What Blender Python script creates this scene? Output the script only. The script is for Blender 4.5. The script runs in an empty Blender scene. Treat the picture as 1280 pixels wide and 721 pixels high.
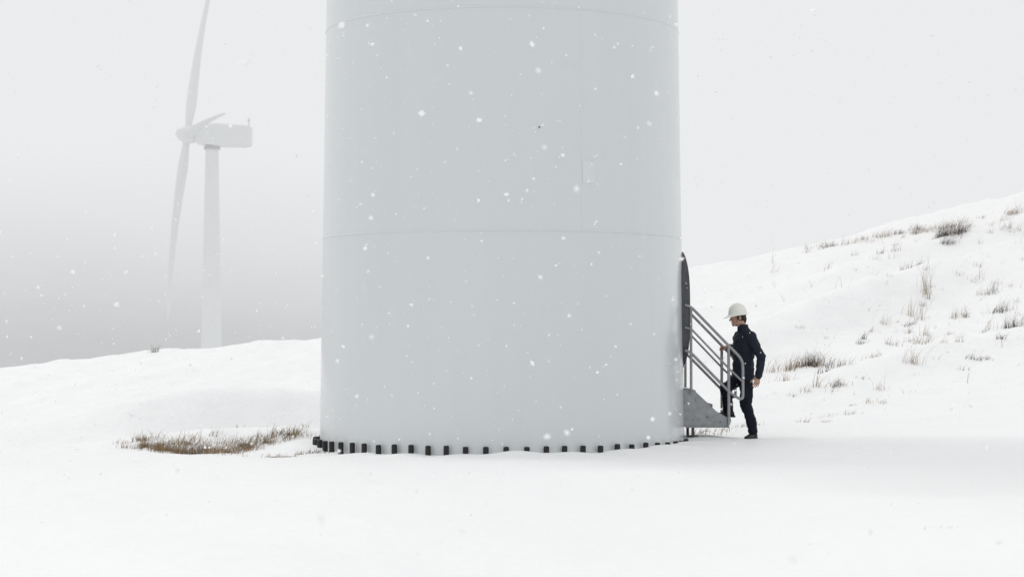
import bpy, bmesh, math, random
import numpy as np
from mathutils import Vector, Matrix, noise as mn
random.seed(7); np.random.seed(7)
S=bpy.context.scene
COL=S.collection
S.view_settings.view_transform='Standard'
try: S.view_settings.look='None'
except Exception: pass
S.view_settings.exposure=0

# ------------------------------------------------ materials
def mat(name, col, rough=0.6, spec=0.3, metal=0.0, noise=0.0, nscale=5.0, bump=0.0, bscale=20.0, bdist=0.01, coords='Object', stretch=(1,1,1)):
    m=bpy.data.materials.new(name); m.use_nodes=True
    nt=m.node_tree; N=nt.nodes; L=nt.links
    b=N['Principled BSDF']
    b.inputs['Base Color'].default_value=(*col,1)
    b.inputs['Roughness'].default_value=rough
    b.inputs['Metallic'].default_value=metal
    b.inputs['Specular IOR Level'].default_value=spec
    tc=N.new('ShaderNodeTexCoord'); mp=N.new('ShaderNodeMapping')
    mp.inputs['Scale'].default_value=stretch
    L.new(tc.outputs[coords],mp.inputs['Vector'])
    if noise>0:
        t=N.new('ShaderNodeTexNoise'); t.inputs['Scale'].default_value=nscale; t.inputs['Detail'].default_value=5
        L.new(mp.outputs[0],t.inputs['Vector'])
        mx=N.new('ShaderNodeMix'); mx.data_type='RGBA'
        mx.inputs[6].default_value=(*[max(0,c*(1-noise)) for c in col],1)
        mx.inputs[7].default_value=(*[min(1,c*(1+noise)) for c in col],1)
        L.new(t.outputs['Fac'],mx.inputs[0]); L.new(mx.outputs[2],b.inputs['Base Color'])
    if bump>0:
        t2=N.new('ShaderNodeTexNoise'); t2.inputs['Scale'].default_value=bscale; t2.inputs['Detail'].default_value=6
        L.new(mp.outputs[0],t2.inputs['Vector'])
        bp=N.new('ShaderNodeBump'); bp.inputs['Strength'].default_value=bump; bp.inputs['Distance'].default_value=bdist
        L.new(t2.outputs['Fac'],bp.inputs['Height']); L.new(bp.outputs[0],b.inputs['Normal'])
    return m

def newobj(name, verts, faces, material=None, smooth=True, parent=None):
    me=bpy.data.meshes.new(name); me.from_pydata(verts,[],faces); me.update()
    o=bpy.data.objects.new(name,me); COL.objects.link(o)
    if material: me.materials.append(material)
    me.polygons.foreach_set('use_smooth',[smooth]*len(me.polygons))
    if parent: o.parent=parent
    return o
def bmobj(name,bm,material=None,smooth=True,parent=None,autosm=None):
    bmesh.ops.recalc_face_normals(bm,faces=bm.faces)
    me=bpy.data.meshes.new(name); bm.to_mesh(me); bm.free()
    o=bpy.data.objects.new(name,me); COL.objects.link(o)
    if material: me.materials.append(material)
    for p in me.polygons: p.use_smooth=smooth
    if autosm is not None: me.set_sharp_from_angle(angle=math.radians(autosm))
    if parent: o.parent=parent
    return o
def empty(name,loc=(0,0,0)):
    e=bpy.data.objects.new(name,None); COL.objects.link(e); e.location=loc; return e
def loft(bm, secs, n=16, cap=True):
    rings=[]
    for c,a,b in secs:
        c=Vector(c);a=Vector(a);b=Vector(b)
        rings.append([bm.verts.new(c+a*math.cos(2*math.pi*i/n)+b*math.sin(2*math.pi*i/n)) for i in range(n)])
    for r0,r1 in zip(rings,rings[1:]):
        for i in range(n):
            bm.faces.new((r0[i],r0[(i+1)%n],r1[(i+1)%n],r1[i]))
    if cap:
        bm.faces.new(rings[0][::-1]); bm.faces.new(rings[-1])
def frame(d):
    d=Vector(d).normalized()
    u=Vector((0,0,1)) if abs(d.z)<0.9 else Vector((1,0,0))
    a=d.cross(u).normalized(); b=d.cross(a).normalized()
    return a,b
def capsule(bm,p0,r0,p1,r1,n=14,flat=None):
    p0=Vector(p0);p1=Vector(p1);d=(p1-p0)
    if d.length<1e-6: d=Vector((0,0,1e-4))
    dn=d.normalized(); a,b=frame(dn)
    secs=[]
    for t in (80,60,35,12): 
        th=math.radians(t); secs.append((p0-dn*r0*math.sin(th),a*r0*math.cos(th),b*r0*math.cos(th)))
    secs.append((p0,a*r0,b*r0)); secs.append((p1,a*r1,b*r1))
    for t in (12,35,60,80):
        th=math.radians(t); secs.append((p1+dn*r1*math.sin(th),a*r1*math.cos(th),b*r1*math.cos(th)))
    loft(bm,secs,n)
def ellipsoid(bm,c,a,b,d):
    c=Vector(c);a=Vector(a);b=Vector(b);d=Vector(d); secs=[]
    for k in range(1,12):
        th=-math.pi/2+math.pi*k/12
        secs.append((c+d*math.sin(th),a*math.cos(th),b*math.cos(th)))
    loft(bm,secs,16)
def tube(bm,pts,r,n=10):
    pts=[Vector(p) for p in pts]; secs=[]
    ref=None
    for i,p in enumerate(pts):
        d=(pts[min(i+1,len(pts)-1)]-pts[max(i-1,0)]).normalized()
        if ref is None: a,b=frame(d)
        else:
            a=(ref-d*ref.dot(d)).normalized(); b=d.cross(a)
        ref=a; secs.append((p,a*r,b*r))
    loft(bm,secs,n)
def rounded(pts,rad,seg=6):
    pts=[Vector(p) for p in pts]; out=[pts[0]]
    for i in range(1,len(pts)-1):
        p=pts[i]; u=(pts[i-1]-p); v=(pts[i+1]-p)
        k=min(rad,u.length*.45,v.length*.45)
        A=p+u.normalized()*k; B=p+v.normalized()*k
        for s in range(seg+1):
            t=s/seg; out.append(A*(1-t)**2+p*2*t*(1-t)+B*t*t)
    out.append(pts[-1]); return out
def box(bm,c,s,rot=None):
    M=Matrix.Translation(Vector(c))
    if rot is not None: M=M@rot
    M=M@Matrix.Diagonal((*s,1))
    bmesh.ops.create_cube(bm,size=1,matrix=M)
def remeshed(name,bm,voxel,material,parent=None,smooth_it=4,sf=0.5,disp=None):
    o=bmobj(name+'_tmp',bm)
    m=o.modifiers.new('r','REMESH'); m.mode='VOXEL'; m.voxel_size=voxel; m.use_smooth_shade=True
    s=o.modifiers.new('s','SMOOTH'); s.iterations=smooth_it; s.factor=sf
    dg=bpy.context.evaluated_depsgraph_get()
    me=bpy.data.meshes.new_from_object(o.evaluated_get(dg))
    bpy.data.objects.remove(o)
    if disp:
        nn=[v.normal.copy() for v in me.vertices]
        for v,q in zip(me.vertices,nn): v.co=v.co+q*disp(v.co)
    me.materials.clear(); me.materials.append(material)
    for p in me.polygons: p.use_smooth=True
    ob=bpy.data.objects.new(name,me); COL.objects.link(ob)
    if parent: ob.parent=parent
    return ob

# ------------------------------------------------ camera
ZC=1.35
cam=bpy.data.cameras.new('camera'); co=bpy.data.objects.new('camera',cam); COL.objects.link(co)
co.location=(0,0,ZC); co.rotation_euler=(math.radians(90+1.56),0,0)
cam.sensor_width=36; cam.lens=71.6; cam.clip_start=0.2; cam.clip_end=6000
cam.dof.use_dof=True; cam.dof.focus_distance=26; cam.dof.aperture_fstop=2.8
S.camera=co

# ------------------------------------------------ world + sun
w=bpy.data.worlds.new('World'); S.world=w; w.use_nodes=True
nt=w.node_tree; N=nt.nodes; L=nt.links
bg=N['Background']
sky=N.new('ShaderNodeTexSky'); sky.sky_type='NISHITA'; sky.sun_disc=False
SE,SR=50,-40
sky.sun_elevation=math.radians(SE); sky.sun_rotation=math.radians(SR); sky.air_density=1; sky.dust_density=6
hs=N.new('ShaderNodeHueSaturation'); hs.inputs['Saturation'].default_value=0.15; hs.inputs['Value'].default_value=0.09
L.new(sky.outputs[0],hs.inputs['Color'])
tc=N.new('ShaderNodeTexCoord'); sp=N.new('ShaderNodeSeparateXYZ'); L.new(tc.outputs['Generated'],sp.inputs[0])
rp=N.new('ShaderNodeValToRGB'); L.new(sp.outputs['Z'],rp.inputs[0])
e=rp.color_ramp.elements
e[0].position=0.0; e[0].color=(0.83,0.838,0.845,1)
e[1].position=1.0; e[1].color=(1.0,1.0,1.0,1)
x=rp.color_ramp.elements.new(0.2); x.color=(0.815,0.82,0.825,1)
x=rp.color_ramp.elements.new(0.5); x.color=(0.97,0.97,0.97,1)
mx=N.new('ShaderNodeMix'); mx.data_type='RGBA'; mx.inputs[0].default_value=0.88
L.new(hs.outputs[0],mx.inputs[6]); L.new(rp.outputs[0],mx.inputs[7]); L.new(mx.outputs[2],bg.inputs['Color'])
bg.inputs['Strength'].default_value=1.05
sun=bpy.data.lights.new('sun','SUN'); so=bpy.data.objects.new('sun',sun); COL.objects.link(so)
sun.energy=0.8; sun.angle=math.radians(16); sun.color=(1,0.98,0.95)
sd=Vector((math.sin(math.radians(SR))*math.cos(math.radians(SE)), math.cos(math.radians(SR))*math.cos(math.radians(SE)), math.sin(math.radians(SE))))
so.rotation_euler=sd.to_track_quat('Z','Y').to_euler()

# ------------------------------------------------ terrain
TX,TY=-.13,27.0
def sm(x,xs,ys,wd=1.0):
    return sum(np.interp(x+o*wd,xs,ys) for o in (-1,-.5,0,.5,1))/5
def sstep(x,a,b):
    t=np.clip((x-a)/(b-a),0,1); return t*t*(3-2*t)
def height(X,Y):
    X=np.asarray(X,float);Y=np.asarray(Y,float)
    z0=sm(X,[-60,-20,-6,-2.5,0,3.2,6.8,12,30,80],[.3,.1,0,-.02,.035,.112,.25,.55,1.5,4],.6)
    z0=z0*sstep(Y,8,24)
    Y0=sm(X,[-12,-5,-2.5,3,7,14,30],[29,29,29.5,28.3,27.5,27,25])
    Yc=sm(X,[-30,-10,-4,0,5,30],[40,42,43,47,55,58])
    Zc=sm(X,[-80,-30,-10.6,-7.3,-4,0,5,8.6,11.4,13.8,30,80],[-3,-.4,.85,1.27,1.56,2.2,3.4,4.2,4.9,5.5,9,14])
    t=np.clip((Y-Y0)/(Yc-Y0),0,None)
    rise=z0+(Zc-z0)*np.where(t<1,t**1.3,1+1.3*(t-1))
    fall=Zc+.15-.13*(Y-Yc)
    k=.5; h=np.clip(.5+.5*(fall-rise)/k,0,1)
    z=fall*(1-h)+rise*h-k*h*(1-h)
    z=np.maximum(z,-24+2*np.sin(X*.01)+1.5*np.sin(Y*.013))
    # grassy hollow left of the tower, with the bank behind it
    z=z-.06*np.exp(-(((X+4.0)/1.6)**2+((Y-24.6)/1.3)**2))
    z=z-.08*np.exp(-(((X+4.1)/1.1)**2+((Y-26.5)/.8)**2))
    z=z+.19*sstep(Y,26.8,28.1)*(1-sstep(X,-3.2,-2.2))*(1-sstep(Y,29,34))*sstep(X,-9,-5)
    z=z-.06*np.exp(-(((X+2.9)/.7)**2+((Y-25.6)/.5)**2))
    dl=(Y-31.5)-.9*(X+4)
    z=z+.45*np.exp(-((dl/1.1)**2))*np.exp(-(((X+4.0)/2.8)**2))
    z=z-.28*np.exp(-(((dl+2.1)/.85)**2))*np.exp(-(((X+3.6)/2.2)**2))
    dr=(Y-43)-1.2*(X-7.5)
    z=z+.70*np.exp(-((dr/1.7)**2))*np.exp(-(((X-7)/4)**2))
    dq=(Y-49)-.5*(X-10)
    z=z+.45*np.exp(-((dq/1.0)**2))*np.exp(-(((X-10)/5)**2))
    ds=(Y-35.5)-.8*(X-7)
    z=z+.28*np.exp(-((ds/1.0)**2))*np.exp(-(((X-7.5)/3)**2))
    near=np.exp(-((Y-25)/60)**2)
    z=z+near*(.02*np.sin(X*.9+.4*Y)+.018*np.sin(X*.37-Y*.61+1)+.01*np.sin(X*2.1+Y*.8+2))
    # broad wind-packed swells of the foreground
    z=z+(1-sstep(Y,19,24))*(.045*np.sin(X*.8-Y*1.1)*np.sin(X*.31+Y*.5+.7)+.018*np.sin(X*1.7+Y*1.9+np.sin(X*.6)))
    # snow blown up against the flange
    d=np.sqrt((X-TX)**2+(Y-TY)**2); an=np.arctan2(X-TX,TY-Y)
    z=z+np.exp(-((d-2.65)/.40)**2)*(.024+.016*np.sin(an*3+.6)+.010*np.sin(an*9+1)+.012*np.sin(an*23)+.03*sstep(an,.4,1.4)+.035*sstep(-an,.7,1.4))
    return z
def extra(x,y):
    if not(-40<x<60 and 2<y<75): return 0.
    hill=min(1,max(0,(y-28)/6))
    z=(.02+.09*hill)*mn.noise((x*.8,y*.5,0))+(.008+.045*hill)*mn.noise((x*2.3,y*1.7,4))
    if hill>0: z+=.018*hill*mn.noise((x*6,y*4,8))
    elif -6<x<-2.3 and y>25.5: z+=.03*mn.noise((x*3.3,y*3.3,2))
    return z
def hN(x,y): return float(height(x,y))+extra(x,y)
xs=np.concatenate([-12-np.geomspace(.13,1488,40)[::-1],np.arange(-12,16,.12),16+np.geomspace(.1,1484,40)])
yf=np.concatenate([np.arange(10,23.5,.2),np.arange(23.5,30,.08),np.arange(30,58,.18)])
ys=np.concatenate([10-np.geomspace(.2,310,40)[::-1],yf,58+np.geomspace(.1,2442,40)])
XX,YY=np.meshgrid(xs,ys)
nx,ny=len(xs),len(ys)
ZZ=height(XX,YY).ravel()
vs=[(x,y,z+extra(x,y)) for x,y,z in zip(XX.ravel().tolist(),YY.ravel().tolist(),ZZ.tolist())]
fs=[(j*nx+i,j*nx+i+1,(j+1)*nx+i+1,(j+1)*nx+i) for j in range(ny-1) for i in range(nx-1)]
snow=mat('snow',(0.89,0.895,0.90),.55,.25)
nt=snow.node_tree;N=nt.nodes;L=nt.links;b=N['Principled BSDF']
tc=[n for n in N if n.type=='TEX_COORD'][0]
n1=N.new('ShaderNodeTexNoise');n1.inputs['Scale'].default_value=1.3;n1.inputs['Detail'].default_value=8;n1.inputs['Roughness'].default_value=.6
n2=N.new('ShaderNodeTexNoise');n2.inputs['Scale'].default_value=22;n2.inputs['Detail'].default_value=5
L.new(tc.outputs['Object'],n1.inputs['Vector']);L.new(tc.outputs['Object'],n2.inputs['Vector'])
b1=N.new('ShaderNodeBump');b1.inputs['Strength'].default_value=.6;b1.inputs['Distance'].default_value=.15
b2=N.new('ShaderNodeBump');b2.inputs['Strength'].default_value=.4;b2.inputs['Distance'].default_value=.012
L.new(n1.outputs['Fac'],b1.inputs['Height']);L.new(n2.outputs['Fac'],b2.inputs['Height']);L.new(b1.outputs[0],b2.inputs['Normal']);L.new(b2.outputs[0],b.inputs['Normal'])
at=N.new('ShaderNodeAttribute');at.attribute_name='soil'
n3=N.new('ShaderNodeTexNoise');n3.inputs['Scale'].default_value=7;n3.inputs['Detail'].default_value=8
L.new(tc.outputs['Object'],n3.inputs['Vector'])
ma=N.new('ShaderNodeMath');ma.operation='ADD';L.new(at.outputs['Fac'],ma.inputs[0]);L.new(n3.outputs['Fac'],ma.inputs[1])
cr=N.new('ShaderNodeValToRGB')
sh=N.new('ShaderNodeMath');sh.operation='SUBTRACT';sh.inputs[1].default_value=.5;L.new(ma.outputs[0],sh.inputs[0])
cr.color_ramp.elements[0].position=.5;cr.color_ramp.elements[1].position=.66
L.new(sh.outputs[0],cr.inputs[0])
mx=N.new('ShaderNodeMix');mx.data_type='RGBA';mx.inputs[6].default_value=(.89,.895,.90,1);mx.inputs[7].default_value=(.16,.12,.08,1)
L.new(cr.outputs[0],mx.inputs[0]);L.new(mx.outputs[2],b.inputs['Base Color'])
ground=newobj('snow_ground',vs,fs,snow)
PIT=[(-4.98,27.4,.20,.5),(-4.78,27.05,.30,.9),(-4.5,26.8,.34,1.1),(-4.25,26.5,.38,1.3),(-3.98,26.4,.34,1.1),(-3.72,26.75,.26,.7),(-3.5,27.05,.30,.9),(-3.22,27.3,.2,.6),(-3.0,27.55,.18,.6),(-4.3,27.2,.25,.5)]
soil=np.zeros_like(XX)
for px,py,pr,q in PIT: soil=np.maximum(soil,(.55+.15*q)*np.exp(-(((XX-px)/pr)**2+((YY-py)/(pr*1.1))**2)))
soil=np.maximum(soil,.55*np.exp(-(((XX+2.9)/.6)**2+((YY-25.6)/.3)**2)))
atr=ground.data.attributes.new('soil','FLOAT','POINT')
atr.data.foreach_set('value',soil.ravel().astype(np.float32))

# ------------------------------------------------ dry grass
def grass(name,clusters,material,seed=1):
    rnd=random.Random(seed); V=[];F=[]
    for (cx,cy,rx,ry,n,h0,h1,lean) in clusters:
        nt_=max(1,n//14)
        tus=[]
        for _ in range(nt_):
            tx,ty=(cx+rnd.gauss(0,rx*.5),cy+rnd.gauss(0,ry*.5)); tus.append((tx,ty,hN(tx,ty)-.015,rnd.uniform(.5,1.2)))
        for _ in range(n):
            tx,ty,tz,hs_=rnd.choice(tus)
            x=tx+rnd.gauss(0,.06);y=ty+rnd.gauss(0,.06)
            z=tz-.004
            h=rnd.uniform(h0,h1)*hs_; a=rnd.uniform(0,6.283); k=rnd.uniform(.1,lean)
            dx,dy=math.cos(a)*k+.3*lean,math.sin(a)*k
            w_=rnd.uniform(.0020,.0046); wa=rnd.uniform(0,3.14)
            wx,wy=math.cos(wa)*w_,math.sin(wa)*w_
            base=len(V)
            for s in range(4):
                t=s/3; q=1-t*.85
                px=x+dx*h*t*t; py=y+dy*h*t*t; pz=z+h*t*(1-.25*k*t)
                V.append((px-wx*q,py-wy*q,pz));V.append((px+wx*q,py+wy*q,pz))
            for s in range(3):
                i=base+2*s; F.append((i,i+1,i+3,i+2))
    return newobj(name,V,F,material,smooth=False)
g_tan=mat('dry_grass_tan',(.28,.205,.125),.8,.1,noise=.5,nscale=9)
g_dark=mat('dry_shrub_dark',(.08,.062,.044),.8,.1,noise=.5,nscale=9)
hillr=random.Random(5)
C=[(px,py,pr*1.3,pr*1.1,int(330*q),.05,.15+.05*q,1.1) for px,py,pr,q in PIT]
C+=[(-4.1,26.9,1.5,.8,150,.05,.24,.9),(-2.95,25.55,.45,.15,120,.04,.09,1.),(-2.6,25.8,.25,.15,70,.04,.09,1.),
   (-3.6,29.0,1.0,.3,50,.06,.16,.7),(-2.9,29.3,.4,.3,50,.08,.2,.6),
   (2.62,27.9,.25,.3,80,.05,.14,.8),(2.9,28.6,.3,.3,60,.05,.14,.8),
   (5.2,36.4,.45,.3,150,.1,.38,.8),(4.75,36.2,.3,.3,50,.1,.4,.8),(5.2,33,.3,.3,40,.1,.3,.8),
   (8.2,41,.15,.3,34,.3,.75,.4),(8.8,43,.3,.6,44,.3,.8,.4),(7.9,39,.3,.4,24,.2,.5,.4),
   (11,53.3,1.0,.3,340,.1,.32,.8),(9.8,53.7,1.1,.3,240,.1,.27,.8),(12.8,53,.9,.3,120,.1,.3,.8),(8.2,54,.5,.3,110,.1,.3,.8),(13.6,52.5,.4,.3,80,.1,.3,.9),
   (5,30.5,.6,.2,60,.04,.1,1.1),(3.6,29.0,.3,.15,30,.05,.12,.9),(5.4,31.5,.4,.2,50,.05,.13,.9),(4.4,29.6,.5,.15,60,.04,.1,1.1),(4.6,32.6,.4,.2,50,.05,.16,1.),
   (4.9,34.6,.4,.3,50,.08,.25,.9),(6.1,35.6,.5,.3,60,.08,.25,.9),(7.2,37.5,.5,.4,50,.1,.35,.8),(7.0,40,.6,.4,40,.1,.3,.8),
   (2.95,14.2,.22,.22,20,.02,.05,1.2),(3.1,14.6,.12,.1,10,.02,.05,1.2)]
for _ in range(150):
    v=hillr.random()**.75
    yy=31+22*v; xx=yy*(.13+.16*hillr.random()**.75)
    C.append((xx,yy,hillr.uniform(.1,.9),.35,hillr.choice([2,3,3,4,6,8,12,20,34]),.06,hillr.uniform(.14,.48),.8))
for _ in range(6):
    yy=hillr.uniform(29,33); xx=-yy*hillr.uniform(.10,.19)
    C.append((xx,yy,.2,.2,4,.05,.1,.8))
grass('dry_grass',C,g_tan,1)
C2=[(10.6,49.2,.3,.25,380,.12,.50,1.2),(11.15,50.6,.3,.25,240,.12,.45,1.2),(10.4,48.6,.18,.2,100,.1,.32,1.2),(10.9,51.8,.4,.3,110,.1,.3,1.),(11.6,51.6,.25,.2,70,.1,.3,1.2),
    (5.35,36.6,.2,.2,230,.12,.42,.9),(9.9,41,.18,.2,110,.1,.34,.8),(9.5,38.6,.24,.2,120,.12,.34,.8),(10.1,43,.15,.15,70,.1,.28,.8),
    (5.25,32.9,.1,.1,80,.06,.17,.9),(5.3,34.4,.1,.1,60,.06,.16,.9),(7.95,34.8,.22,.08,80,.06,.14,1.1),(5.7,36,.1,.1,40,.08,.18,.9),
    (6.6,38.5,.12,.1,40,.08,.2,.9),(9.3,46.5,.2,.2,60,.1,.24,.9),
    (-7.5,42.2,.15,.2,60,.06,.24,.9),(-8,42,.5,.2,16,.04,.08,.8),(-2.45,25.7,.15,.1,60,.04,.1,.9),
    (8.9,45,.2,.2,30,.1,.2,.8),(8.3,53.8,.5,.2,80,.1,.25,.9),(10.4,53.8,.5,.2,110,.1,.25,.9)]
for _ in range(26):
    yy=hillr.uniform(33,52); xx=yy*hillr.uniform(.16,.28)
    C2.append((xx,yy,.15,.12,hillr.choice([10,16,26,40]),.06,hillr.uniform(.12,.26),1.))
C2+=[(px,py,pr,pr*.9,int(90*q),.04,.12,1.1) for px,py,pr,q in PIT]
grass('dry_shrub',C2,g_dark,2)

# ------------------------------------------------ main tower
tower=empty('wind_turbine_tower',(0,0,0))
paint=mat('tower_paint',(.64,.665,.675),.30,.5)
nt=paint.node_tree;N=nt.nodes;L=nt.links;b=N['Principled BSDF']
tc=[n for n in N if n.type=='TEX_COORD'][0]
mp=[n for n in N if n.type=='MAPPING'][0]; mp.inputs['Scale'].default_value=(5,5,.3)
na=N.new('ShaderNodeTexNoise');na.inputs['Scale'].default_value=1;na.inputs['Detail'].default_value=6;L.new(mp.outputs[0],na.inputs['Vector'])
c1=N.new('ShaderNodeMix');c1.data_type='RGBA';c1.inputs[6].default_value=(.64,.675,.69,1);c1.inputs[7].default_value=(.615,.645,.657,1);L.new(na.outputs['Fac'],c1.inputs[0])
nc=N.new('ShaderNodeTexNoise');nc.inputs['Scale'].default_value=1.4;nc.inputs['Detail'].default_value=9;L.new(tc.outputs['Object'],nc.inputs['Vector'])
cr=N.new('ShaderNodeValToRGB');cr.color_ramp.elements[0].position=.66;cr.color_ramp.elements[1].position=.8;cr.color_ramp.elements[1].color=(.35,.35,.35,1);L.new(nc.outputs['Fac'],cr.inputs[0])
c2=N.new('ShaderNodeMix');c2.data_type='RGBA';L.new(cr.outputs[0],c2.inputs[0]);L.new(c1.outputs[2],c2.inputs[6]);c2.inputs[7].default_value=(.60,.58,.54,1)
L.new(c2.outputs[2],b.inputs['Base Color'])
nb=N.new('ShaderNodeTexNoise');nb.inputs['Scale'].default_value=160;nb.inputs['Detail'].default_value=2;L.new(tc.outputs['Object'],nb.inputs['Vector'])
bp=N.new('ShaderNodeBump');bp.inputs['Strength'].default_value=.05;bp.inputs['Distance'].default_value=.001;L.new(nb.outputs['Fac'],bp.inputs['Height']);L.new(bp.outputs[0],b.inputs['Normal'])
b.inputs['Coat Weight'].default_value=.35; b.inputs['Coat Roughness'].default_value=.12
def tr(z): return 2.405-.0125*z
bm=bmesh.new()
zs=[-.02,2.73]+[2.73+2.72*k for k in range(1,17)]
loft(bm,[((TX,TY,z),(tr(z),0,0),(0,tr(z),0)) for z in zs],192)
bmobj('shell',bm,paint,True,tower,40)
for k,z in enumerate(zs[1:6]):
    bm=bmesh.new(); r=tr(z)
    prof=[(-.001,-.013),(.005,-.010),(.008,0),(.005,.010),(-.001,.013)]
    loft(bm,[((TX,TY,z+dz),(r+dr,0,0),(0,r+dr,0)) for dr,dz in prof],192,cap=False)
    bmobj('weld_seam_%d'%k,bm,paint,True,tower)
def onT(ang,z,off=0):
    a=math.radians(ang); r=tr(z)+off
    return Vector((TX+r*math.sin(a),TY-r*math.cos(a),z))
for ang,z0_,z1_ in ((24.5,2.75,5.43),(-157,2.75,5.43),(96,.15,2.7),(24,5.47,8.1)):
    bm=bmesh.new(); capsule(bm,onT(ang,z0_,-.004),.006,onT(ang,z1_,-.004),.006,8); bmobj('vertical_weld',bm,paint,True,tower)
blk=mat('black_rubber',(.012,.012,.014),.5,.4,noise=.3,nscale=40,bump=.2,bscale=60)
steel=mat('galvanised_steel',(.27,.28,.29),.42,.5,metal=.55,noise=.35,nscale=14,bump=.15,bscale=50,bdist=.004)
darksteel=mat('dark_steel',(.08,.08,.085),.5,.4,metal=.3,noise=.4,nscale=12)
bm=bmesh.new(); capsule(bm,onT(11.3,3.98,0),.010,onT(11.3,3.98,.01),.009,8); bmobj('vent_plug',bm,blk,True,tower)
bm=bmesh.new()
a0,a1=24.8,29.2
sv=[]
for i in range(6):
    a=a0+(a1-a0)*i/5
    sv.append((bm.verts.new(onT(a,3.32,.003)),bm.verts.new(onT(a,3.58,.003))))
for s,t in zip(sv,sv[1:]): bm.faces.new((s[0],t[0],t[1],s[1]))
plate=mat('plate_paint',(.66,.69,.705),.3,.5,noise=.02,nscale=8)
bmobj('maintenance_plate',bm,plate,True,tower)
bm=bmesh.new(); R=tr(0)
loft(bm,[((TX,TY,z),(r,0,0),(0,r,0)) for r,z in ((R-.02,-.3),(R+.10,-.3),(R+.10,-.035),(R+.095,-.03),(R-.02,-.03))],128,cap=False)
bmobj('base_flange',bm,darksteel,True,tower,30)
bm=bmesh.new()
NB=64
for i in range(NB):
    a=360*i/NB+1.5+random.uniform(-.3,.3); p=onT(a,0,.06)
    rot=Matrix.Rotation(math.radians(a),4,'Z')
    h=.124+random.uniform(-.010,.008)
    loft(bm,[(Vector((p.x,p.y,z)),rot@Vector((r,0,0)),rot@Vector((0,r,0))) for r,z in ((.035,-.04),(.035,h-.02),(.033,h-.006),(.023,h))],10)
bmobj('anchor_bolt_caps',bm,blk,True,tower,40)
def stadium(hw,zlo,zhi,n=18):
    pts=[]
    for i in range(n+1):
        a=math.pi*i/n; pts.append((hw*math.cos(a),zhi-hw+hw*math.sin(a)))
    for k in range(1,8): pts.append((-hw,(zhi-hw)+((zlo+hw)-(zhi-hw))*k/8))
    for i in range(n+1):
        a=math.pi+math.pi*i/n; pts.append((hw*math.cos(a),zlo+hw+hw*math.sin(a)))
    for k in range(1,8): pts.append((hw,(zlo+hw)+((zhi-hw)-(zlo+hw))*k/8))
    return pts
XR=TX+tr(1.5)
def dx_(z): return -.065*abs((z-1.80)/.78)**3.0
bm=bmesh.new()
o_=stadium(.42,1.03,2.57);i_=stadium(.355,1.095,2.505)
def ring(pts,x,c=1): return [bm.verts.new((x+c*dx_(p[1]),TY+p[0],p[1])) for p in pts]
A=ring(o_,XR-.16,0);B=ring(o_,XR+.07);C_=ring(i_,XR+.07);D=ring(i_,XR-.12,0)
n=len(o_)
for r0,r1 in ((A,B),(B,C_),(C_,D)):
    for k in range(n): bm.faces.new((r0[k],r0[(k+1)%n],r1[(k+1)%n],r1[k]))
bmobj('door_frame',bm,darksteel,True,tower,30)
bm=bmesh.new(); pp=stadium(.353,1.097,2.503)
lf=ring(pp,XR-.02,.5); lb=ring(pp,XR-.13,0); bm.faces.new(lf)
for k in range(n): bm.faces.new((lf[k],lf[(k+1)%n],lb[(k+1)%n],lb[k]))
for zz in (1.4,1.8,2.15): box(bm,(XR-.0,TY+.15,zz),(.03,.36,.03))
bmobj('door_leaf',bm,blk,False,tower)
bm=bmesh.new()
tube(bm,rounded([(XR-.02,TY-.25,1.6),(XR+.09,TY-.25,1.6),(XR+.09,TY-.25,1.85),(XR-.02,TY-.25,1.85)],.03),.012)
bmobj('door_handle',bm,steel,True,tower)

# ------------------------------------------------ access stairs
st=empty('access_stairs')
prof=[(XR-.03,.755),(2.37,.755),(2.66,.48),(2.84,.375),(2.83,.27),(XR-.03,.275)]
for nm,y in (('stringer_near',26.60),('stringer_far',27.42)):
    bm=bmesh.new()
    f=[bm.verts.new((px,y-.006,pz)) for px,pz in prof]; g=[bm.verts.new((px,y+.006,pz)) for px,pz in prof]
    bm.faces.new(f);bm.faces.new(g[::-1])
    for k in range(len(prof)): bm.faces.new((f[k],f[(k+1)%len(prof)],g[(k+1)%len(prof)],g[k]))
    box(bm,((XR+2.83)/2,y-.018,.268),(2.83-XR,.05,.012))
    for bx,bz in ((2.40,.62),(2.55,.40),(2.72,.34),(2.36,.36)): capsule(bm,(bx,y-.008,bz),.012,(bx,y-.02,bz),.012,6)
    bmobj(nm,bm,steel,False,st)
for k,(x0,x1,z) in enumerate(((XR-.03,2.40,.745),(2.36,2.62,.565),(2.60,2.86,.375))):
    bm=bmesh.new()
    for j in range(5): box(bm,((x0+x1)/2,26.62+.395+0,z-.012),(x1-x0,.79,.006)) if j==0 else box(bm,(x0+(x1-x0)*j/4.6,27.01,z-.002),(.006,.79,.022))
    box(bm,(x1-.006,27.01,z-.02),(.008,.79,.045))
    bmobj('tread_%d'%k,bm,steel,False,st)
for nm,y in (('handrail_near',26.57),('handrail_far',27.45)):
    bm=bmesh.new()
    tube(bm,rounded([(XR-.0,y,1.86),(2.34,y,1.83),(3.01,y,1.14),(3.01,y,.61),(2.86,y,.70),(2.33,y,1.24),(XR,y,1.27)],.09),.019)
    tube(bm,[(XR,y,1.565),(2.34,y,1.545),(2.82,y,1.04),(3.005,y,.86)],.014)
    tube(bm,[(2.825,y+.0,1.335),(2.825,y,.30)],.02)
    tube(bm,[(2.335,y,1.83),(2.335,y,.70)],.018)
    bmobj(nm,bm,steel,True,st,50)
bm=bmesh.new()
for y in (26.62,27.40):
    for xx in (2.36,): tube(bm,[(xx,y,.27),(xx,y,-.15)],.02)
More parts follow.
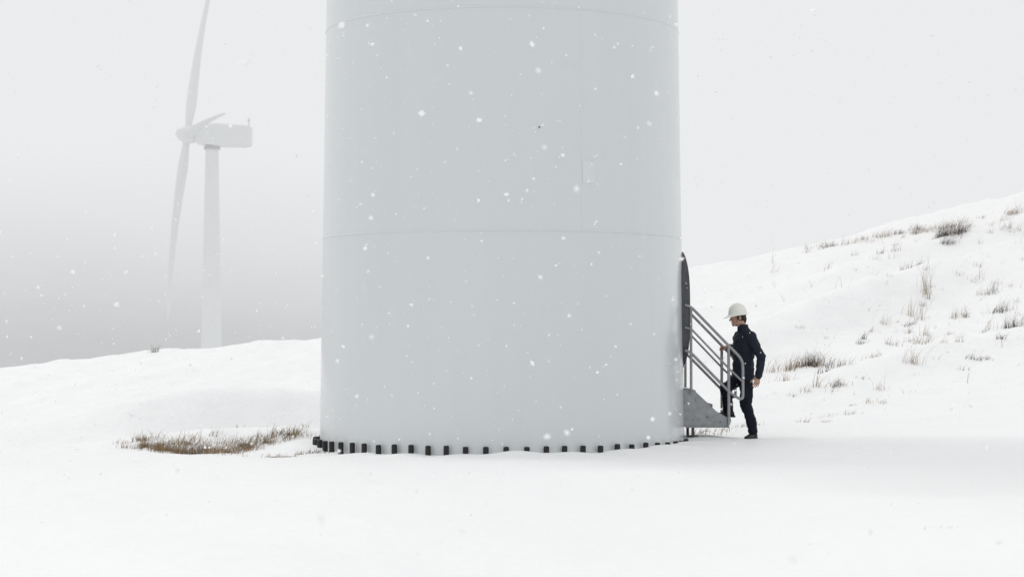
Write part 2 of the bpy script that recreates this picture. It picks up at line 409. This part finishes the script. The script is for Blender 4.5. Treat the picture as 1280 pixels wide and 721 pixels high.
box(bm,(2.36,26.75,.13),(.14,.12,.05)); bmobj('support_legs',bm,darksteel,True,st,40)
bm=bmesh.new()
for x0,x1,z in ((XR+.0,2.38,.757),(2.42,2.60,.577)):
    loft(bm,[(Vector(((x0+x1)/2,27.15,z+h)),Vector(((x1-x0)/2*k,0,0)),Vector((0,.22*k,0))) for h,k in ((0,1),(.008,.9),(.014,.6))],14)
bmobj('tread_snow',bm,snow,True,st)

# ------------------------------------------------ worker
man=empty('worker')
F=Vector((-.94,-.342,0)).normalized(); Lf=Vector((.342,-.94,0)).normalized(); U=Vector((0,0,1))
O=Vector((3.06,27.0,0))
def P(f,l,z): return O+F*f+Lf*l+U*z
navy=mat('navy_jacket',(.011,.015,.028),.75,.25,noise=.4,nscale=12,bump=.6,bscale=16,bdist=.02)
navy2=mat('navy_trousers',(.008,.010,.019),.8,.2,noise=.4,nscale=12,bump=.6,bscale=18,bdist=.02)
skin=mat('skin',(.42,.25,.18),.5,.35,noise=.12,nscale=30,bump=.1,bscale=90)
hairm=mat('hair',(.02,.015,.012),.6,.3,noise=.4,nscale=60,bump=.5,bscale=120)
boot=mat('boot_leather',(.012,.011,.011),.45,.4,noise=.3,nscale=20,bump=.3,bscale=50)
white=mat('helmet_plastic',(.76,.75,.70),.3,.5,noise=.04,nscale=12)
bm=bmesh.new()
T=[(.00,.885,.125,.180),(.00,.93,.14,.19),(.0,1.02,.135,.183),(-.005,1.12,.13,.175),(-.01,1.22,.138,.184),(-.02,1.33,.145,.20),(-.025,1.42,.138,.205),(-.03,1.475,.115,.175),(-.022,1.52,.085,.115),(-.01,1.555,.068,.075),(0,1.60,.064,.067)]
loft(bm,[(P(f,0,z),F*d,Lf*w_) for f,z,d,w_ in T],24)
shL=P(-.03,.185,1.435); elL=Vector((3.275,26.77,1.175)); wrL=Vector((3.235,26.74,.935))
shR=P(-.03,-.185,1.435); wrR=Vector((2.925,27.40,1.31)); elR=Vector((3.06,27.38,1.17))
for a,b_,c in ((shL,elL,wrL),(shR,elR,wrR)):
    ellipsoid(bm,a,F*.082,Lf*.075,U*.085)
    capsule(bm,a,.078,b_,.061); capsule(bm,b_,.063,c,.046)
def wr(co): 
    q=co*9; fold=mn.noise((q.x*.8,q.y*.8,q.z*1.9))
    q2=co*22; return .012*fold+.005*mn.noise((q2.x*.6,q2.y*.6,q2.z*1.5))
remeshed('jacket',bm,.010,navy,man,3,.5,wr)
bm=bmesh.new()
loft(bm,[(P(-.012,0,1.525),F*.085,Lf*.09),(P(-.002,0,1.56),F*.074,Lf*.078),(P(.004,0,1.605),F*.071,Lf*.074),(P(.004,0,1.612),F*.066,Lf*.069),(P(.0,0,1.58),F*.06,Lf*.062)],20,cap=False)
loft(bm,[(P(0,0,.875),F*.135,Lf*.185),(P(0,0,.88),F*.144,Lf*.194),(P(0,0,.93),F*.147,Lf*.197),(P(0,0,.94),F*.14,Lf*.19)],24,cap=False)
for a,b_ in ((elL,wrL),(elR,wrR)):
    d=(b_-a).normalized(); tube(bm,[b_-d*.03,b_-d*.0,b_+d*.012],.050,14)
bmobj('collar_and_cuffs',bm,navy,True,man,60)
gz=hN(3.17,26.9)
hipL=P(-.0,.092,.90);hipR=P(.0,-.092,.90)
knL=Vector((3.085,26.88,.545)); anL=Vector((3.175,26.90,gz+.10))
anR=Vector((2.875,27.14,.375+.09)); knR=Vector((2.825,26.99,.765))
bm=bmesh.new()
loft(bm,[(P(0,0,.83),F*.08,Lf*.12),(P(0,0,.87),F*.115,Lf*.165),(P(0,0,.95),F*.12,Lf*.17),(P(0,0,1.02),F*.11,Lf*.155)],20)
for h,k,a in ((hipL,knL,anL),(hipR,knR,anR)):
    capsule(bm,h,.100,k,.076); mid=k.lerp(a,.35)+F*(-.015)
    capsule(bm,k,.076,mid,.072); capsule(bm,mid,.072,a+U*.0,.064)
remeshed('trousers',bm,.010,navy2,man,3,.5,lambda c: wr(c)*1.1)
def bootm(name,ank,fw,base):
    fw=Vector(fw).normalized(); sd=fw.cross(U).normalized()
    bm=bmesh.new()
    q=Vector((ank.x,ank.y,base))
    S_=[(-.085,.03,.020,.022),(-.075,.045,.034,.038),(-.03,.05,.038,.046),(.03,.048,.038,.046),(.09,.038,.042,.034),(.14,.03,.042,.026),(.172,.026,.034,.02),(.185,.024,.02,.014)]
    loft(bm,[(q+fw*f+U*z,sd*w_,U*h) for f,z,w_,h in S_],16)
    capsule(bm,q+U*.06-fw*.02,.048,q+U*.14-fw*.02,.052)
    remeshed(name,bm,.007,boot,man,2)
    bm=bmesh.new()
    so_=[(-.095,.028),(-.05,.04),(.03,.036),(.09,.046),(.15,.044),(.188,.025)]
    loft(bm,[(q+fw*f+U*.012,sd*w_,U*.014) for f,w_ in so_],12); bmobj(name+'_sole',bm,blk,True,man)
bootm('boot_left',anL,(-.60,-.80,0),hN(3.13,26.86)-.012)
bootm('boot_right',anR,(-1,-.1,0),.377)
hf=(Matrix.Rotation(math.radians(-12),3,'Z')@F); hl=U.cross(hf).normalized(); hu=U.copy()
Rn=Matrix.Rotation(math.radians(7),3,hl); hf=Rn@hf; hu=Rn@hu
HO=Vector((2.99,26.985,1.705))
def H(f,l,z): return HO+hf*f+hl*l+hu*z
bm=bmesh.new()
ellipsoid(bm,H(-.012,0,.03),hf*.095,hl*.075,hu*.09)
ellipsoid(bm,H(.024,0,-.035),hf*.066,hl*.058,hu*.08)
ellipsoid(bm,H(.066,0,-.093),hf*.026,hl*.03,hu*.022)
capsule(bm,H(.085,0,.008),.010,H(.109,0,-.030),.013)
for s in (-1,1):
    capsule(bm,H(.083,.014*s,.016),.012,H(.068,.045*s,.014),.012)
    ellipsoid(bm,H(.062,.04*s,-.03),hf*.024,hl*.018,hu*.02)
    ellipsoid(bm,H(-.012,.074*s,-.012),hf*.018,hl*.011,hu*.031)
    capsule(bm,H(.03,.05*s,-.075),.02,H(.06,.025*s,-.092),.018)
capsule(bm,H(.088,-.018,-.056),.006,H(.088,.018,-.056),.006)
capsule(bm,H(.086,-.015,-.067),.007,H(.086,.015,-.067),.007)
capsule(bm,H(-.02,0,-.05),.056,P(-.01,0,1.53),.060)
remeshed('head',bm,.0045,skin,man,2)
ew=mat('eye_white',(.6,.58,.55),.2,.5,noise=.02)
for s in (-1,1):
    bm=bmesh.new(); ellipsoid(bm,H(.0735,.031*s,-.003),hf*.011,hl*.013,hu*.008); bmobj('eye',bm,ew,True,man)
    bm=bmesh.new(); ellipsoid(bm,H(.0815,.031*s,-.003),hf*.005,hl*.005,hu*.005); bmobj('iris',bm,hairm,True,man)
    bm=bmesh.new(); capsule(bm,H(.094,.014*s,.018),.004,H(.079,.047*s,.02),.003); bmobj('eyebrow',bm,hairm,True,man)
bm=bmesh.new()
ellipsoid(bm,H(-.030,0,.012),hf*.088,hl*.0775,hu*.088)
for s in (-1,1): capsule(bm,H(.012,.068*s,.02),.010,H(.012,.066*s,-.015),.006)
capsule(bm,H(-.085,0,-.03),.035,H(-.075,0,-.075),.03)
remeshed('hair',bm,.005,hairm,man,1)
bm=bmesh.new(); rings=[]
n=36
def hring(k,z,peak,off=0):
    r=[]
    for i in range(n):
        a=2*math.pi*i/n; f=.128*k*math.cos(a); l=.106*k*math.sin(a)
        if math.cos(a)>0: f+=peak*math.cos(a)**2.0
        r.append(bm.verts.new(H(f-.006,l,z-(.35*peak*max(0,math.cos(a))**2))))
    return r
R_=[hring(1.0,.022,.045),hring(1.10,.022,.058),hring(1.11,.027,.058),hring(1.0,.034,.038)]
for t in (0,12,25,38,50,62,72,81): R_.append(hring(.985*math.cos(math.radians(t))**.9 ,.045+.135*math.sin(math.radians(t)),0))
for r0,r1 in zip(R_,R_[1:]):
    for i in range(n): bm.faces.new((r0[i],r0[(i+1)%n],r1[(i+1)%n],r1[i]))
bm.faces.new(R_[-1])
for l in (-.028,0,.028):
    pts=[H(.985*.128*math.cos(math.radians(t))-.006,l,.045+(.136-abs(l)*.22)*math.sin(math.radians(t))) for t in (35,50,65,80,95,110,125,140)]
    tube(bm,pts,.0065 if l==0 else .0045,8)
bmobj('safety_helmet',bm,white,True,man,50)
bm=bmesh.new()
for s in (-1,1): tube(bm,[H(.03,.088*s,.03),H(.03,.072*s,-.04),H(.035,.04*s,-.105),H(.037,0,-.118)],.004,6)
bmobj('chin_strap',bm,blk,True,man)
def hand(name,w0,dirv,pn,thumbside,curl,tcurl=.5):
    d=Vector(dirv).normalized(); p=Vector(pn); p=(p-d*p.dot(d)).normalized(); s=d.cross(p).normalized()
    if s.dot(Vector(thumbside))<0: s=-s
    bm=bmesh.new()
    loft(bm,[(w0-d*.03,s*.026,p*.020),(w0,s*.027,p*.019),(w0+d*.03,s*.036,p*.017),(w0+d*.065,s*.042,p*.015),(w0+d*.085,s*.041,p*.012),(w0+d*.092,s*.035,p*.006)],14)
    for k,(o,ln,r) in enumerate(((.030,.070,.0088),(.010,.078,.009),(-.010,.073,.0087),(-.030,.058,.0078))):
        a=w0+d*.078+s*o; ang=0
        for j,fr in enumerate((.45,.32,.23)):
            ang+=curl*(.8+.1*k)*(1 if j else .7)
            q=a+(d*math.cos(ang)+p*math.sin(ang))*ln*fr + s*(o*.06)
            capsule(bm,a,r*(1-.1*j),q,r*(1-.1*(j+1)),10); a=q
    a=w0+d*.018+s*.026+p*.004
    for ln,f in ((.042,(.62,.62)),(.030,(.85,.40)),(.024,(.95,.15))):
        v=(d*f[0]+s*f[1]+p*(.25+tcurl*.5)).normalized(); q=a+v*ln; capsule(bm,a,.0125 if ln>.04 else .010,q,.010 if ln>.025 else .0078,10); a=q
    return remeshed(name,bm,.0035,skin,man,2,.4)
dL=(wrL-elL).normalized()
hand('hand_left',wrL+dL*.02,dL+Vector((-.15,0,0)),F*-.2-Lf,F,.42)
hand('hand_right',wrR+Vector((-.01,0,.0)),Vector((-.72,.35,.05)),Vector((0,0.15,-1)),Vector((0,-1,0)),.85)
bm=bmesh.new()
tube(bm,[P(.1375,.012,z) if z<1.3 else P(.125-.18*(z-1.3)*.5,.012,z) for z in (.90,1.0,1.1,1.2,1.3,1.4,1.46)],.005,6)
bmobj('jacket_zip',bm,blk,True,man)
bm=bmesh.new(); box(bm,hipL.lerp(knL,.55)+Lf*.086,(.11,.012,.13),Matrix.Rotation(math.radians(20),4,'Z')); bmesh.ops.bevel(bm,geom=bm.edges[:],offset=.005,segments=2)
bmobj('thigh_pocket',bm,navy2,True,man,40)

# ------------------------------------------------ distant turbine
dt=empty('wind_turbine')
tw=mat('turbine_paint',(.63,.65,.66),.4,.4,noise=.05,nscale=.6)
bx_,by_=-36.9,250.
bm=bmesh.new()
loft(bm,[((bx_,by_,z),(r,0,0),(0,r,0)) for z,r in ((-26,1.7),(-5,1.36),(10,1.08),(25.3,.80),(25.6,.84))],40); bmobj('tower',bm,tw,True,dt,40)
bm=bmesh.new()
def rbox(x,zlo,zhi,hw):
    c=Vector((x,by_,(zlo+zhi)/2)); h=(zhi-zlo)/2; out=[]
    for i in range(24):
        a=2*math.pi*i/24; ca,sa=math.cos(a),math.sin(a); e_=.35
        out.append(bm.verts.new(c+Vector((0,hw*math.copysign(abs(ca)**e_,ca),h*math.copysign(abs(sa)**e_,sa)))))
    return out
RR=[rbox(*q) for q in ((-39.0,26.3,28.0,.8),(-38.7,25.9,28.2,1.1),(-36.5,25.6,28.45,1.25),(-33,25.5,28.2,1.25),(-32.25,25.6,28.1,1.2),(-32.05,25.8,28.0,1.0))]
for r0,r1 in zip(RR,RR[1:]):
    for i in range(24): bm.faces.new((r0[i],r0[(i+1)%24],r1[(i+1)%24],r1[i]))
bm.faces.new(RR[0]);bm.faces.new(RR[-1]); bmobj('nacelle',bm,tw,True,dt,35)
dg_=mat('instrument_grey',(.25,.25,.26),.5,.3,noise=.1)
bm=bmesh.new(); loft(bm,[((bx_,by_,z),(1.0,0,0),(0,1.0,0)) for z in (25.25,25.62)],32); bmobj('yaw_ring',bm,dg_,True,dt,40)
bm=bmesh.new(); tube(bm,[(-32.4,by_,28.0),(-32.4,by_,29.1)],.05,8); tube(bm,[(-32.6,by_,28.8),(-32.2,by_,28.8)],.035,8); bmobj('weather_mast',bm,dg_,True,dt)
hv=Vector((.25,-.968,0)).normalized(); vv=Vector((.13,0,.99)); vv=(vv-hv*vv.dot(hv)).normalized(); ax=vv.cross(hv).normalized()
if ax.x>0: ax=-ax
hub=Vector((-39.9,by_,27.1))
bm=bmesh.new()
loft(bm,[(hub+ax*o,hv*r,vv*r) for o,r in ((-1.1,.8),(-.6,1.05),(.2,1.1),(.8,.9),(1.3,.5),(1.5,.12))],24); bmobj('hub',bm,tw,True,dt,60)
for k,ang in enumerate((90,210,330)):
    a=math.radians(ang); d=vv*math.cos(a)+hv*math.sin(a); tg=ax.cross(d).normalized()
    bm=bmesh.new(); secs=[]
    for s,ch,th in ((.6,.42,.42),(1.6,.42,.42),(2.8,.54,.44),(4.5,.66,.42),(7,.62,.36),(12,.48,.28),(18,.34,.2),(23,.25,.14),(25.6,.18,.09),(26,.06,.03)):
        tw_=math.radians(20*(1-s/26)); ca=(ax*math.cos(tw_)+tg*math.sin(tw_)); cb=d.cross(ca).normalized()
        secs.append((hub+d*s+ca*(-(ch-.42)*.35)-ax*(.0026*s*s),ca*ch,cb*th))
    loft(bm,secs,18); bmobj('blade_%d'%(k+1),bm,tw,True,dt)

# ------------------------------------------------ distant mountain fading into cloud
mm=mat('mountain_slope',(.06,.068,.075),.9,.1,noise=.8,nscale=.25)
nt=mm.node_tree;N=nt.nodes;L=nt.links;b=N['Principled BSDF'];out=[n for n in N if n.type=='OUTPUT_MATERIAL'][0]
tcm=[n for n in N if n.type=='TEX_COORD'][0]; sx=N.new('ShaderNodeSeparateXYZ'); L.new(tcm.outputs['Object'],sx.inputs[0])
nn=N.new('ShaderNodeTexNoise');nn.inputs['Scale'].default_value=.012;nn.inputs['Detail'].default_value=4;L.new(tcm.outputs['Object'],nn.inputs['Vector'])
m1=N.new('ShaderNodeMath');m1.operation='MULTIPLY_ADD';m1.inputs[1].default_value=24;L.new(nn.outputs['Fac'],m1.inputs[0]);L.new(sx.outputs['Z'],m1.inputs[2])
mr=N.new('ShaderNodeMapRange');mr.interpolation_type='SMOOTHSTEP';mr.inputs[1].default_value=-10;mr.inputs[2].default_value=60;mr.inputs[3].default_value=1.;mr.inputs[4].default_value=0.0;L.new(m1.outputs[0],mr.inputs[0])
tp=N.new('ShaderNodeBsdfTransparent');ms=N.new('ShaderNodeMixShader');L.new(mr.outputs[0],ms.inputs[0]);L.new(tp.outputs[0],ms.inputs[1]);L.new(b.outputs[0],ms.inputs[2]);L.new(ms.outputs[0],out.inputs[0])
V=[];Fc=[]
mx_=np.linspace(-420,60,60);my_=np.linspace(0,1,24)
for j,t in enumerate(my_):
    for i,xx in enumerate(mx_):
        amp=np.interp(xx,[-420,-120,-30,20,60],[85,75,62,15,-15])
        V.append((xx,330+170*t,-26+(amp+26)*t+6*mn.noise((xx*.02,t*3,1))+2*mn.noise((xx*.1,t*12,5))))
for j in range(23):
    for i in range(59): q=j*60+i; Fc.append((q,q+1,q+61,q+60))
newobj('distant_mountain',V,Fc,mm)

# ------------------------------------------------ fog
bm=bmesh.new(); box(bm,(0,640,70),(2600,1130,220))
fo=bmobj('fog',bm,None,False)
fm=bpy.data.materials.new('fog'); fm.use_nodes=True; nt=fm.node_tree; nt.nodes.clear()
ou=nt.nodes.new('ShaderNodeOutputMaterial'); ab=nt.nodes.new('ShaderNodeVolumeAbsorption'); em=nt.nodes.new('ShaderNodeEmission'); ad=nt.nodes.new('ShaderNodeAddShader')
SG=.0030
ab.inputs['Color'].default_value=(0,0,0,1); ab.inputs['Density'].default_value=SG
em.inputs['Color'].default_value=(.835,.842,.85,1); em.inputs['Strength'].default_value=SG  # skylight scattered by the fog is put in as a glow of the volume
nt.links.new(ab.outputs[0],ad.inputs[0]);nt.links.new(em.outputs[0],ad.inputs[1]);nt.links.new(ad.outputs[0],ou.inputs['Volume'])
fo.data.materials.append(fm)

# ------------------------------------------------ falling snow
fl=mat('snowflake',(.98,.98,.985),.7,.1)
rnd=random.Random(11); V=[];Fc=[]
bf=[(0,2,4),(2,1,4),(1,3,4),(3,0,4),(2,0,5),(1,2,5),(3,1,5),(0,3,5)]
cnt=0
while cnt<5200:
    near_=cnt<110
    y=rnd.uniform(5,11) if near_ else 11+24*rnd.random()**.8
    hwid=2+y*.30
    x=rnd.uniform(-hwid,hwid);z=rnd.uniform(-.1,2.2+y*.2)
    if (x-TX)**2+(y-TY)**2<2.5**2: continue
    if z<.4 and z<hN(x,y)+.02: continue
    if y>28 and z<hN(x,y)+.02: continue
    r=min(.022,max(.003,rnd.lognormvariate(math.log(.0062),.55)))
    if near_: r=rnd.uniform(.008,.014)
    st_=rnd.uniform(1,1.7); q=Matrix.Rotation(rnd.uniform(0,6.28),3,Vector((rnd.random(),rnd.random(),rnd.random()+.1)).normalized())
    b0=len(V)
    for v in ((1,0,0),(-1,0,0),(0,1,0),(0,-1,0),(0,0,1),(0,0,-1)):
        u=q@Vector((v[0]*r,v[1]*r*st_,v[2]*r)); V.append((x+u.x,y+u.y,z+u.z))
    Fc+= [tuple(b0+i for i in f) for f in bf]; cnt+=1
newobj('falling_snow',V,Fc,fl)
